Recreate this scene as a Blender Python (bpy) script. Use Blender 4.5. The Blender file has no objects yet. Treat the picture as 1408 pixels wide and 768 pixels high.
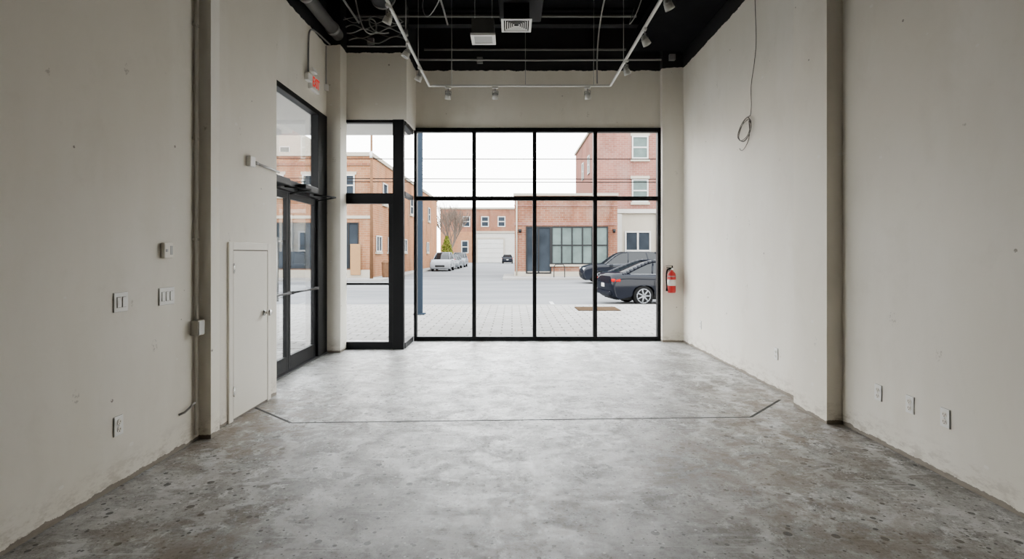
import bpy, bmesh, math, random
from mathutils import Vector, Matrix
random.seed(7)
SC = bpy.context.scene
COL = SC.collection

# ------------------------------------------------------------------ node helper
class NT:
    def __init__(s, name):
        s.mat = bpy.data.materials.new(name); s.mat.use_nodes = True
        s.t = s.mat.node_tree; s.t.nodes.clear()
        s.out = s.t.nodes.new('ShaderNodeOutputMaterial')
    def n(s, typ, ins=None, **props):
        nd = s.t.nodes.new(typ)
        for k, v in props.items(): setattr(nd, k, v)
        for k, v in (ins or {}).items(): s.put(nd.inputs[k], v)
        return nd
    def put(s, sock, v):
        if isinstance(v, bpy.types.NodeSocket): s.t.links.new(v, sock)
        else:
            if sock.type == 'RGBA' and len(v) == 3: v = (*v, 1)
            sock.default_value = v
    def m(s, op, a, b=0.0, c=0.0, clamp=False):
        nd = s.n('ShaderNodeMath', {0: a, 1: b, 2: c}, operation=op, use_clamp=clamp)
        return nd.outputs[0]
    def mix(s, f, a, b, blend='MIX'):
        nd = s.n('ShaderNodeMix', data_type='RGBA', blend_type=blend)
        s.put(nd.inputs[0], f); s.put(nd.inputs[6], a); s.put(nd.inputs[7], b)
        return nd.outputs[2]
    def noise(s, vec, scale, detail=4, rough=.55, dist=0.0):
        return s.n('ShaderNodeTexNoise', {'Vector': vec, 'Scale': scale, 'Detail': detail, 'Roughness': rough, 'Distortion': dist}).outputs[0]
    def ramp(s, f, a, b, v0=0.0, v1=1.0):
        return s.n('ShaderNodeMapRange', {0: f, 1: a, 2: b, 3: v0, 4: v1}).outputs[0]
    def spots(s, vec, scale, th, rr):
        v = s.n('ShaderNodeTexVoronoi', voronoi_dimensions='2D')
        s.put(v.inputs['Vector'], vec); v.inputs['Scale'].default_value = scale
        sc = s.n('ShaderNodeSeparateColor', {0: v.outputs['Color']})
        size = s.m('MULTIPLY', s.ramp(sc.outputs[1], 0, 1, .3, 1), th)
        return s.m('MULTIPLY', s.m('LESS_THAN', v.outputs['Distance'], size), s.m('GREATER_THAN', sc.outputs[0], rr))
    def pos(s): return s.n('ShaderNodeNewGeometry').outputs['Position']
    def obj(s): return s.n('ShaderNodeTexCoord').outputs['Object']
    def scale(s, vec, sc, off=(0, 0, 0)):
        return s.n('ShaderNodeMapping', {0: vec, 1: off, 3: sc}).outputs[0]
    def finish(s, color, rough=.5, metal=0.0, bump=None, bs=.2, bd=.01, **kw):
        p = s.n('ShaderNodeBsdfPrincipled')
        s.put(p.inputs['Base Color'], color); s.put(p.inputs['Roughness'], rough); s.put(p.inputs['Metallic'], metal)
        for k, v in kw.items(): s.put(p.inputs[k.replace('_', ' ')], v)
        if bump is not None:
            b = s.n('ShaderNodeBump', {'Height': bump, 'Strength': bs, 'Distance': bd})
            s.put(p.inputs['Normal'], b.outputs[0])
        s.t.links.new(p.outputs[0], s.out.inputs[0])
        return s.mat

def simple(name, c, rough=.5, metal=0.0, var=.12, sc=20, **kw):
    k = NT(name)
    f = k.noise(k.obj(), sc, 3)
    a = tuple(max(0, x*(1-var)) for x in c); b = tuple(min(1, x*(1+var)) for x in c)
    return k.finish(k.mix(f, a, b), rough, metal, **kw)

BLACKZ = 4.64
def wall_mat(name='wall_paint', g=1.0):
    k = NT(name)
    p = k.pos(); sep = k.n('ShaderNodeSeparateXYZ', {0: p})
    flat = k.n('ShaderNodeCombineXYZ', {0: k.m('ADD', sep.outputs[0], sep.outputs[1]), 1: sep.outputs[2]}).outputs[0]
    big = k.noise(k.scale(p, (.9, .9, .6)), .9, 4)
    streak = k.noise(k.scale(p, (1.0, 1.0, .28)), 1.1, 5, .6)
    patch = k.noise(k.scale(p, (1, 1, .8)), 2.4, 6, .62, .4)
    fine = k.noise(p, 9, 6, .65)
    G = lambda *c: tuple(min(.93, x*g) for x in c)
    c = k.mix(k.ramp(big, .3, .7), G(.725, .678, .585), G(.79, .745, .655))
    c = k.mix(k.ramp(streak, .48, .70, 0, .6), c, G(.86, .825, .755))
    c = k.mix(k.ramp(patch, .55, .72, 0, .4), c, G(.66, .612, .52))
    c = k.mix(k.ramp(fine, .60, .82, 0, .25), c, G(.60, .55, .465))
    # small holes / scuffs
    c = k.mix(k.m('MULTIPLY', k.m('MULTIPLY', k.spots(flat, 1.1, .016, .35), k.m('GREATER_THAN', k.noise(flat, 70, 2), .40)), .8), c, (.16, .13, .10))
    sm = k.m('MULTIPLY', k.spots(k.scale(flat, (1, .55, 1)), 1.7, .06, .50), k.ramp(k.noise(flat, 38, 4, .7), .52, .60))
    c = k.mix(k.m('MULTIPLY', sm, .5), c, (.30, .26, .21))
    c = k.mix(k.m('MULTIPLY', k.spots(k.scale(flat, (1, 1.6, 1)), 2.1, .05, .72), .35), c, (.90, .88, .85))
    # dirt next to the floor
    low = k.ramp(sep.outputs[2], .02, .24, 1, 0)
    dn = k.ramp(k.noise(k.scale(p, (2, 2, 5)), 3.5, 8, .75), .48, .60)
    c = k.mix(k.m('MULTIPLY', k.m('MULTIPLY', low, dn), .65), c, (.38, .32, .25))
    chip = k.m('GREATER_THAN', k.m('SUBTRACT', k.m('MULTIPLY', k.noise(k.scale(p, (1, 1, 1.5)), 5, 6, .7), .085), sep.outputs[2]), .012)
    c = k.mix(k.m('MULTIPLY', chip, .85), c, (.14, .11, .08))
    edge = k.m('GREATER_THAN', k.m('ADD', sep.outputs[2], k.m('MULTIPLY', k.noise(p, 6, 5), .08)), BLACKZ+.035)
    c = k.mix(edge, c, (.009, .009, .010))
    return k.finish(c, .65, bump=fine, bs=.12, bd=.01)

def floor_mat():
    k = NT('concrete_floor')
    p = k.pos(); sep = k.n('ShaderNodeSeparateXYZ', {0: p}); X = sep.outputs[0]; Y = sep.outputs[1]
    big = k.noise(k.scale(p, (.8, 1.0, 1)), 1.0, 8, .68, .5)
    mid = k.noise(k.scale(p, (1.0, 1.4, 1)), 3.0, 13, .78, .6)
    fine = k.noise(p, 20, 13, .88)
    grit = k.noise(p, 80, 8, .85)
    c = k.mix(k.ramp(big, .40, .60), (.165, .154, .138), (.36, .352, .338))
    c = k.mix(k.ramp(mid, .52, .62, 0, .65), c, (.50, .497, .49))
    c = k.mix(k.ramp(mid, .48, .38, 0, .65), c, (.115, .104, .09))
    c = k.mix(k.ramp(fine, .50, .58, 0, .5), c, (.10, .092, .08))
    c = k.mix(k.ramp(fine, .48, .40, 0, .35), c, (.56, .555, .545))
    c = k.mix(k.ramp(grit, .54, .64, 0, .5), c, (.06, .054, .045))
    area_ = k.noise(p, .7, 3)
    # chalky scuffs
    for sc_, vec, th in ((3.0, (1.6, 1.3, 1), .535), (7.0, (1, 1, 1), .565)):
        s = k.noise(k.scale(p, vec, (sc_, 0, 0)), sc_, 14, .84, .4)
        c = k.mix(k.m('MULTIPLY', k.ramp(s, th, th+.025, 0, .85), k.ramp(area_, .42, .56, .15, 1)), c, (.66, .66, .655))
    # fine scratches
    for i, ang in enumerate((.4, 1.3, 1.9, 2.7)):
        mp = k.n('ShaderNodeMapping', {0: p, 2: (0, 0, ang), 3: (1.0, 46, 1)}).outputs[0]
        s = k.noise(mp, 1.1, 2, .5, .3)
        c = k.mix(k.m('MULTIPLY', k.ramp(s, .66, .70, 0, .6), k.ramp(k.noise(k.scale(p, (1, 1, 1), (i*5, 0, 0)), 1.4, 3), .48, .56)), c, (.60, .60, .59))
    # trowel arcs
    wv = k.n('ShaderNodeTexWave', {'Vector': k.scale(p, (.5, 1, 1)), 'Scale': 1.3, 'Distortion': 10.0, 'Detail': 8, 'Detail Scale': 1.0, 'Detail Roughness': .7}).outputs[1]
    c = k.mix(k.m('MULTIPLY', k.ramp(wv, .84, .95, 0, .65), k.ramp(area_, .40, .52)), c, (.60, .60, .60))
    # pits and droppings
    for s, th, rr, f in ((3.2, .075, .15, .95), (7, .095, .35, .95), (14, .12, .45, .9), (30, .17, .60, .6)):
        c = k.mix(k.m('MULTIPLY', k.spots(p, s, th, rr), f), c, (.014, .012, .010))
    off = k.scale(p, (1, 1, 1), (3.3, 1.7, 0))
    c = k.mix(k.m('MULTIPLY', k.spots(off, 9, .075, .65), .8), c, (.70, .70, .69))
    # rusty brown stains
    st = k.noise(p, 3.6, 9, .76, .4)
    for cx, cy, r in ((2.55, 5.2, 1.2), (-2.3, 4.95, 1.0), (1.35, 3.7, .9), (2.2, 4.2, 1.0), (-2.2, 4.1, 1.0), (1.9, 2.9, .9), (-1.7, 2.6, .9), (.1, 2.9, .8)):
        vm = k.n('ShaderNodeVectorMath', operation='DISTANCE'); k.put(vm.inputs[0], p); vm.inputs[1].default_value = (cx, cy, 0)
        f = k.m('MULTIPLY', k.ramp(vm.outputs['Value'], 0, r, 1, 0), k.ramp(st, .44, .54))
        c = k.mix(k.m('MULTIPLY', f, .75), c, (.15, .10, .056))
    # saw-cut joints
    tot = None
    for (x0, y0, x1, y1) in ((-1.957, 4.635, 2.19, 4.80), (-1.957, 4.635, -2.5, 5.094), (2.19, 4.80, 2.75, 5.37)):
        dx, dy = x1-x0, y1-y0; L = math.hypot(dx, dy); dx /= L; dy /= L
        rx = k.m('SUBTRACT', X, x0); ry = k.m('SUBTRACT', Y, y0)
        perp = k.m('ABSOLUTE', k.m('SUBTRACT', k.m('MULTIPLY', rx, dy), k.m('MULTIPLY', ry, dx)))
        al = k.m('ADD', k.m('MULTIPLY', rx, dx), k.m('MULTIPLY', ry, dy))
        mm = k.m('MULTIPLY', k.m('LESS_THAN', perp, .0135), k.m('MULTIPLY', k.m('GREATER_THAN', al, 0), k.m('LESS_THAN', al, L)))
        tot = mm if tot is None else k.m('MAXIMUM', tot, mm)
    c = k.mix(k.m('MULTIPLY', tot, .97), c, (.012, .011, .010))
    r = k.m('ADD', k.m('ADD', k.ramp(mid, .40, .60, .52, .30), k.ramp(fine, .42, .58, -.04, .08)), k.m('MULTIPLY', tot, .4))
    return k.finish(c, r, bump=k.m('SUBTRACT', k.m('ADD', mid, k.m('MULTIPLY', fine, .5)), tot), bs=.25, bd=.012)

def brick_mat(name, c1, c2, mort, sc=1.0):
    k = NT(name)
    p = k.pos(); s = k.n('ShaderNodeSeparateXYZ', {0: p})
    v = k.n('ShaderNodeCombineXYZ', {0: k.m('ADD', s.outputs[0], s.outputs[1]), 1: s.outputs[2]}).outputs[0]
    b = k.n('ShaderNodeTexBrick', {'Vector': v, 'Color1': c1, 'Color2': c2, 'Mortar': mort, 'Scale': 1.0*sc, 'Mortar Size': .014,
                                   'Brick Width': .42, 'Row Height': .15})
    c = k.mix(k.ramp(k.noise(p, .5, 4), .3, .7, 0, .5), b.outputs[0], tuple(x*1.35 for x in c1))
    c = k.mix(k.ramp(k.noise(k.scale(p, (1, 1, .3)), .8, 5, .65), .5, .7, 0, .55), c, tuple(x*.6 for x in c2))
    c = k.mix(k.ramp(k.noise(k.scale(p, (1, 1, .5), (9, 0, 0)), .6, 5, .65), .52, .7, 0, .35), c, mort)
    return k.finish(c, .9, Specular_IOR_Level=0.0)

def paver_mat():
    k = NT('sidewalk_pavers')
    p = k.pos()
    b = k.n('ShaderNodeTexBrick', {'Vector': p, 'Color1': (.190, .184, .175), 'Color2': (.235, .229, .22), 'Mortar': (.085, .081, .075), 'Scale': 1.0,
                                   'Mortar Size': .016, 'Brick Width': .42, 'Row Height': .21})
    return k.finish(k.mix(k.ramp(k.noise(p, 1.2, 5), .3, .7, 0, .35), b.outputs[0], (.15, .142, .132)), .85, Specular_IOR_Level=0.0)

def asphalt_mat():
    k = NT('asphalt')
    p = k.pos()
    c = k.mix(k.ramp(k.noise(k.scale(p, (.25, 1, 1)), .5, 6, .6), .3, .7), (.090, .092, .096), (.135, .135, .137))
    c = k.mix(k.ramp(k.noise(k.scale(p, (.6, 3, 1)), .5, 6, .6), .55, .65, 0, .35), c, (.07, .07, .072))
    return k.finish(c, .9, Specular_IOR_Level=0.0)

def clear_glass(name, tint):
    k = NT(name)
    f = k.ramp(k.noise(k.obj(), .8, 2), 0, 1, 0, .03)
    t = k.n('ShaderNodeBsdfTransparent', {0: k.mix(f, tint, tuple(x*.9 for x in tint))})
    k.t.links.new(t.outputs[0], k.out.inputs[0])
    return k.mat
def glass_mat(name, tint=(1, 1, 1)):
    k = NT(name)
    lw = k.n('ShaderNodeLayerWeight', {'Blend': .10})
    f = k.m('ADD', k.m('MULTIPLY', lw.outputs['Fresnel'], .35, clamp=True), .008)
    t = k.n('ShaderNodeBsdfTransparent', {0: tint}); g = k.n('ShaderNodeBsdfGlossy', {'Color': (1, 1, 1), 'Roughness': 0.0})
    mx = k.n('ShaderNodeMixShader', {0: f, 1: t.outputs[0], 2: g.outputs[0]})
    k.t.links.new(mx.outputs[0], k.out.inputs[0])
    return k.mat

def dark_gloss(name, base, gloss, rough, f0=.02):
    k = NT(name)
    lw = k.n('ShaderNodeLayerWeight', {'Blend': .28})
    f = k.m('ADD', k.m('MULTIPLY', lw.outputs['Fresnel'], gloss), f0, clamp=True)
    d = k.n('ShaderNodeBsdfDiffuse', {0: base}); g = k.n('ShaderNodeBsdfGlossy', {'Color': (1, 1, 1), 'Roughness': rough})
    mx = k.n('ShaderNodeMixShader', {0: f, 1: d.outputs[0], 2: g.outputs[0]})
    k.t.links.new(mx.outputs[0], k.out.inputs[0])
    return k.mat

SP = dict(Specular_IOR_Level=0.0)
M = dict(
    wall=wall_mat(), pier_lit=wall_mat('pier_wall_lit', 1.07), left_pier_lit=wall_mat('left_pier_wall_lit', 1.2), floor=floor_mat(),  # both pier materials are wall paint with extra light put into the colour
    ceil=simple('ceiling_black', (.011, .011, .012), .8, sc=3, var=.3, **SP),
    duct=simple('duct_black', (.022, .022, .024), .6, sc=3, Specular_IOR_Level=.2),
    blackm=simple('black_aluminium', (.004, .0042, .0048), .5, .0, sc=8, Specular_IOR_Level=.15),
    darkpipe=simple('dark_pipe', (.12, .117, .11), .5, .2),
    steel=simple('galvanised_steel', (.30, .295, .28), .45, .5),
    paintpipe=simple('painted_conduit', (.52, .49, .42), .55),
    white=simple('white_plastic', (.84, .83, .80), .38, var=.03),
    offwhite=simple('door_paint', (.80, .76, .67), .5, var=.05, sc=3),
    slot=simple('dark_slot', (.02, .02, .02), .6, **SP),
    gapdoor=simple('door_gap_shadow', (.20, .18, .15), .8, **SP),
    grey=simple('grey_plastic', (.40, .40, .38), .45),
    gap=simple('shadow_gap_grey', (.30, .28, .24), .7),
    chrome=simple('brushed_metal', (.62, .61, .58), .25, 1.0, var=.05),
    darksteel=simple('dark_bronze_metal', (.05, .05, .052), .35, .6, var=.05),
    red=simple('extinguisher_red', (.50, .008, .008), .3, var=.06),
    label=simple('paper_label', (.75, .73, .66), .6, var=.08),
    exitred=None, lamp=simple('track_white', (.60, .59, .55), .4, var=.04),
    lens=simple('lamp_lens', (.35, .36, .38), .12, var=.05),
    wire=simple('black_wire', (.012, .012, .012), .8, **SP),
    wirebrown=simple('grey_brown_wire', (.07, .058, .045), .5),
    brick=brick_mat('red_brick', (.140, .058, .034), (.098, .038, .023), (.16, .125, .10)),
    brick2=brick_mat('orange_brick', (.185, .084, .041), (.140, .058, .029), (.18, .14, .10)),
    brick3=brick_mat('pale_red_brick', (.150, .066, .050), (.114, .047, .036), (.16, .125, .11)),
    stone=simple('pale_stone', (.24, .215, .175), .85, sc=2, **SP),
    stucco=simple('white_stucco', (.29, .275, .25), .85, sc=2, **SP),
    extwhite=simple('white_window_paint', (.32, .315, .30), .7, sc=2, **SP),
    soffit=simple('soffit_panel', (.50, .49, .47), .7, sc=2),
    darkglass=simple('dark_window_glass', (.018, .022, .027), .5, sc=.6, var=.8, **SP),
    greenglass=simple('pale_window_glass', (.065, .085, .080), .4, sc=.9, var=.7, **SP),
    paver=paver_mat(), asphalt=asphalt_mat(),
    kerb=simple('kerb_concrete', (.175, .168, .158), .9, sc=2, **SP),
    soil=simple('soil', (.04, .026, .016), .95, sc=12, var=.5, **SP),
    line=simple('road_paint', (.30, .30, .29), .8, **SP),
    bluepost=simple('blue_grey_metal', (.018, .025, .035), .6, .0, **SP),
    wood=simple('weathered_wood', (.085, .045, .025), .9, sc=5, var=.3, **SP),
    bark=simple('bark', (.085, .066, .054), .95, sc=6, var=.3, **SP),
    leaf=simple('yellow_green_leaf', (.10, .115, .018), .9, sc=2, var=.5, **SP),
    tyre=simple('tyre_rubber', (.008, .008, .008), .9, **SP),
    rim=simple('alloy_rim', (.16, .165, .175), .6, .0, **SP),
    navy=dark_gloss('near_black_blue_car_paint', (.0035, .0042, .007), .12, .05, .008),
    char=dark_gloss('charcoal_car_paint', (.006, .007, .010), .12, .08, .008),
    silver=simple('silver_car_paint', (.13, .14, .15), .4, .0, sc=2, **SP),
    whitecar=simple('white_silver_car_paint', (.22, .23, .245), .4, sc=2, **SP),
    carglass=dark_gloss('car_window_glass', (.004, .005, .006), .20, .02, .014),
    tail=simple('tail_light_red', (.25, .002, .003), .3, **SP),
    head=simple('headlight_clear', (.28, .29, .30), .2, **SP),
    glass=clear_glass('window_glass', (.975, .985, .98)), glass2=glass_mat('door_glass', (.95, .965, .965)),
    tan=simple('tan_plywood', (.20, .115, .055), .8, sc=4, **SP),
    diffuse_panel=simple('frosted_panel', (.42, .42, .41), .5, sc=4, var=.04),
)
k = NT('exit_red_lit')
M['exitred'] = k.finish((.70, .015, .01), .4, Emission_Color=(1, .03, .015, 1), Emission_Strength=.4)

# ------------------------------------------------------------------ mesh helpers
def BM(): return bmesh.new()
def box(bm, x0, x1, y0, y1, z0, z1):
    v = [bm.verts.new(c) for c in ((x0,y0,z0),(x1,y0,z0),(x1,y1,z0),(x0,y1,z0),(x0,y0,z1),(x1,y0,z1),(x1,y1,z1),(x0,y1,z1))]
    for f in ((0,3,2,1),(4,5,6,7),(0,1,5,4),(1,2,6,5),(2,3,7,6),(3,0,4,7)): bm.faces.new([v[i] for i in f])
def cyl(bm, p0, p1, r0, r1=None, seg=16, caps=True):
    r1 = r0 if r1 is None else r1
    p0 = Vector(p0); p1 = Vector(p1); d = (p1-p0)
    if d.length < 1e-6: return
    q = d.to_track_quat('Z', 'Y')
    a = []; b = []
    for i in range(seg):
        t = 2*math.pi*i/seg; o = q @ Vector((math.cos(t), math.sin(t), 0))
        a.append(bm.verts.new(p0+o*r0)); b.append(bm.verts.new(p1+o*r1))
    for i in range(seg):
        j = (i+1) % seg; f = bm.faces.new((a[i], a[j], b[j], b[i])); f.smooth = True
    if caps:
        bm.faces.new(a[::-1]); bm.faces.new(b)
def lathe(bm, prof, seg=20, axis='Z'):
    rings = []
    for r, z in prof:
        ring = []
        for i in range(seg):
            t = 2*math.pi*i/seg; x, y = r*math.cos(t), r*math.sin(t)
            co = (x, y, z) if axis == 'Z' else (x, z, y)
            ring.append(bm.verts.new(co))
        rings.append(ring)
    for a, b in zip(rings, rings[1:]):
        for i in range(seg):
            j = (i+1) % seg; f = bm.faces.new((a[i], a[j], b[j], b[i])); f.smooth = True
    bm.faces.new(rings[0][::-1]); bm.faces.new(rings[-1])
def O(bm, name, mat, parent=None, bevel=0, loc=None, rot=None, label=None, cat=None, kind=None, seg=2):
    bmesh.ops.recalc_face_normals(bm, faces=bm.faces)
    me = bpy.data.meshes.new(name); bm.to_mesh(me); bm.free()
    if isinstance(mat, str): mat = M[mat]
    me.materials.append(mat)
    ob = bpy.data.objects.new(name, me); COL.objects.link(ob)
    if parent: ob.parent = parent
    if loc: ob.location = loc
    if rot: ob.rotation_euler = rot
    if bevel:
        md = ob.modifiers.new('bevel', 'BEVEL'); md.width = bevel; md.segments = seg; md.limit_method = 'ANGLE'
    if label: ob['label'] = label
    if cat: ob['category'] = cat
    if kind: ob['kind'] = kind
    return ob
def E(name, label, cat, loc=(0,0,0), rot=(0,0,0), kind=None, group=None):
    ob = bpy.data.objects.new(name, None); COL.objects.link(ob); ob.empty_display_size = .1
    ob.location = loc; ob.rotation_euler = rot; ob['label'] = label; ob['category'] = cat
    if kind: ob['kind'] = kind
    if group: ob['group'] = group
    return ob
def clone(root, loc, rot=None, label=None):
    r = root.copy(); COL.objects.link(r); r.location = loc
    if rot is not None: r.rotation_euler = rot
    if label: r['label'] = label
    def rec(src, dst):
        for ch in list(src.children):
            c = ch.copy(); COL.objects.link(c); c.parent = dst; rec(ch, c)
    rec(root, r)
    return r
def tube(name, pts, r, mat, parent=None, smooth=False, **kw):
    cu = bpy.data.curves.new('tmp', 'CURVE'); cu.dimensions = '3D'; cu.bevel_depth = r; cu.bevel_resolution = 3; cu.use_fill_caps = True
    sp = cu.splines.new('NURBS' if smooth else 'POLY'); sp.points.add(len(pts)-1)
    for i, p in enumerate(pts): sp.points[i].co = (*p, 1)
    if smooth: sp.order_u = 4; sp.use_endpoint_u = True; sp.resolution_u = 6
    tmp = bpy.data.objects.new('tmp', cu); COL.objects.link(tmp)
    bpy.context.view_layer.update()
    me = bpy.data.meshes.new_from_object(tmp.evaluated_get(bpy.context.evaluated_depsgraph_get()))
    bpy.data.objects.remove(tmp)
    me.name = name; me.materials.clear(); me.materials.append(M[mat])
    for f in me.polygons: f.use_smooth = True
    ob = bpy.data.objects.new(name, me); COL.objects.link(ob)
    if parent: ob.parent = parent
    for a in ('label', 'kind'):
        if a in kw: ob[a] = kw[a]
    if 'cat' in kw: ob['category'] = kw['cat']
    return ob

# ------------------------------------------------------------------ room shell
CEIL = 5.4; YB = -9.0
b = BM(); box(b, -3.0, 3.2, YB, 9.05, -.06, 0)
O(b, 'floor', 'floor', label='worn grey concrete floor with stains, pits and saw cuts', cat='floor', kind='structure')
b = BM(); box(b, -3.3, 3.3, YB-.2, 9.3, CEIL, CEIL+.15)
O(b, 'ceiling', 'ceil', label='open black-painted ceiling deck above the ducts', cat='ceiling', kind='structure')
b = BM()
box(b, -2.73, -2.53, YB, 4.235, 0, CEIL)
box(b, -3.2, -2.50, 4.36, 5.56, 0, CEIL)
box(b, -3.0, -2.80, 5.56, 7.9, 3.56, CEIL)
box(b, -3.0, -2.59, 7.9, 8.2, 0, CEIL)
O(b, 'wall_left', 'wall', label='scuffed off-white plaster wall with a shallow recess', cat='wall', kind='structure')
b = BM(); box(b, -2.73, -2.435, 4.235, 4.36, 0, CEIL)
O(b, 'trim_1', 'left_pier_lit', label='shallow off-white plaster pier on the wall', cat='pillar', kind='structure')  # wall colour lightened to offset the shade on the pier's front face
b = BM()
box(b, 2.90, 3.1, YB, 9.0, 0, CEIL)
O(b, 'wall_right', 'wall', label='off-white plaster wall with scuffs and small holes', cat='wall', kind='structure')
b = BM(); box(b, 2.765, 2.90, 4.6, 5.14, 0, CEIL)
O(b, 'trim_2', 'pier_lit', label='projecting off-white plaster pier on the wall', cat='pillar', kind='structure')  # brighter lit inner face is painted in by lightening the wall colour
b = BM()
box(b, -3.0, -1.65, 8.2, 8.45, 3.585, CEIL)
box(b, -1.85, -1.65, 8.45, 9.2, 3.60, CEIL)
box(b, -1.65, 3.1, 9.0, 9.2, 3.645, CEIL)
O(b, 'wall_front', 'wall', label='off-white plaster wall above the black-framed shop windows', cat='wall', kind='structure')
b = BM(); box(b, 2.545, 2.90, 8.86, 9.2, 0, CEIL-.4)
O(b, 'trim_3', 'wall', label='off-white plaster pier beside the shop window', cat='pillar', kind='structure')
b = BM(); box(b, -2.73, 3.1, YB-.2, YB, 0, CEIL)
O(b, 'wall_back', 'wall', label='off-white plaster wall closing the empty unit', cat='wall', kind='structure')

# main window ---------------------------------------------------------
w = E('window_1', 'large black-framed shop window with eight panes facing the street', 'window', (0, 9.0, 0), kind='structure')
b = BM()
box(b, -1.68, -1.63, -.05, .06, 0, 3.645); box(b, 2.49, 2.545, -.05, .06, 0, 3.645)
box(b, -1.63, 2.49, -.05, .06, 3.575, 3.645); box(b, -1.63, 2.49, -.05, .06, 0, .075)
box(b, -1.63, 2.49, -.045, .055, 2.405, 2.475)
O(b, 'frame', 'blackm', w, .004)
for x in (-.65, .387, 1.425):
    b = BM(); box(b, x-.033, x+.033, -.048, .058, .075, 3.575); O(b, 'mullion', 'blackm', w, .004)
b = BM(); box(b, -1.63, 2.49, 0, .008, .075, 3.575); O(b, 'glass', 'glass', w)

w = E('window_2', 'black-framed side window beside the glass entrance doors', 'window', (0, 8.2, 0), kind='structure')
b = BM()
box(b, -2.70, -2.67, -.02, .08, 0, 3.585); box(b, -1.86, -1.69, -.04, .06, 0, 3.585)
box(b, -2.67, -1.86, -.02, .08, 3.54, 3.585)
box(b, -2.67, -1.86, -.03, .08, 2.275, 2.44); box(b, -2.67, -1.86, -.02, .08, 0, .115)
box(b, -1.93, -1.86, -.02, .08, .115, 2.275); box(b, -2.67, -1.93, -.01, .05, 1.003, 1.037)
O(b, 'frame', 'blackm', w, .004)
b = BM(); box(b, -2.67, -1.86, .03, .038, .115, 3.54); O(b, 'glass', 'glass', w)

w = E('window_3', 'narrow black-framed return window between the two shopfront windows', 'window', (-1.68, 8.26, 0), kind='structure')
b = BM()
box(b, -.10, 0, 0, .68, 3.52, 3.60); box(b, -.10, 0, 0, .68, 0, .09); box(b, -.08, 0, 0, .68, 2.405, 2.475)
O(b, 'frame', 'blackm', w, .004)
b = BM(); box(b, -.045, -.037, 0, .68, .09, 3.52); O(b, 'glass', 'glass', w)

# entrance doors -------------------------------------------------------
d = E('door_1', 'black aluminium glass double entrance doors with a transom', 'door', (-2.8, 0, 0), kind='structure')
b = BM()
box(b, -.10, 0, 5.56, 5.70, 0, 3.56); box(b, -.10, .01, 7.54, 7.90, 0, 3.56)
box(b, -.10, .01, 5.70, 7.54, 3.49, 3.56); box(b, -.10, .02, 5.70, 7.54, 2.28, 2.42)
O(b, 'frame', 'blackm', d, .004)
b = BM(); box(b, -.055, -.047, 5.70, 7.54, 2.42, 3.49); O(b, 'transom_glass', 'glass2', d)
b = BM(); box(b, -.12, .03, 5.56, 7.9, 0, .018); O(b, 'threshold', 'darksteel', d, .004)
for y0, y1, side in ((5.71, 6.615, 1), (6.625, 7.53, -1)):
    b = BM()
    box(b, -.07, -.025, y0, y0+.06, .02, 2.27); box(b, -.07, -.025, y1-.06, y1, .02, 2.27)
    box(b, -.07, -.025, y0+.06, y1-.06, 2.19, 2.27); box(b, -.07, -.025, y0+.06, y1-.06, .02, .20)
    leaf = O(b, 'door_leaf', 'blackm', d, .003)
    b = BM(); box(b, -.052, -.044, y0+.06, y1-.06, .20, 2.19); O(b, 'glass', 'glass2', leaf)
    b = BM()
    cyl(b, (.02, y0+.03, 1.0), (.02, y1-.03, 1.0), .013)
    for yy in (y0+.03, y1-.03): box(b, -.025, .03, yy-.018, yy+.018, .98, 1.02)
    O(b, 'push_bar', 'darksteel', leaf)
    yh = y1-.09 if side == 1 else y0+.09
    b = BM(); cyl(b, (-.12, yh, .9), (-.12, yh, 1.7), .012); cyl(b, (-.12, yh, .95), (-.06, yh, .95), .009); cyl(b, (-.12, yh, 1.65), (-.06, yh, 1.65), .009)
    O(b, 'pull_handle', 'steel', leaf)
    b = BM(); box(b, .02, .13, (y0+.16), (y1-.3), 2.31, 2.40); O(b, 'door_closer', 'blackm', d, .01)
    b = BM(); cyl(b, (.08, y1-.35, 2.30), (.30, y1-.10, 2.29), .011, seg=8); cyl(b, (.30, y1-.10, 2.29), (.0, y1-.02, 2.25), .011, seg=8)
    O(b, 'closer_arm', 'blackm', d)

# small access door ------------------------------------------------------
d = E('door_2', 'short off-white painted access door with a small round knob', 'door', (-2.5, 0, 0), kind='structure')
b = BM()
box(b, 0, .016, 4.60, 4.67, 0, 1.60); box(b, 0, .016, 5.33, 5.40, 0, 1.60); box(b, 0, .016, 4.67, 5.33, 1.53, 1.60)
O(b, 'door_frame', 'offwhite', d, .004)
b = BM(); box(b, 0, .013, 4.678, 5.322, .02, 1.522); O(b, 'door_leaf', 'offwhite', d, .002)
b = BM(); box(b, 0, .003, 4.665, 4.682, 0, 1.53); box(b, 0, .003, 5.318, 5.335, 0, 1.53); box(b, 0, .003, 4.67, 5.33, 1.518, 1.535); O(b, 'gap', 'gapdoor', d)
b = BM(); lathe(b, [(.008, 0), (.03, .002), (.03, .006), (.012, .01), (.012, .03), (.026, .04), (.032, .055), (.026, .068), (.005, .072)], 16)
O(b, 'knob', 'chrome', d, loc=(.014, 5.25, .905), rot=(0, math.pi/2, 0))
for z in (.22, 1.32):
    b = BM(); cyl(b, (.018, 4.673, z), (.018, 4.673, z+.09), .006, seg=8); box(b, .012, .020, 4.66, 4.69, z+.01, z+.08); O(b, 'hinge', 'chrome', d)

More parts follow.
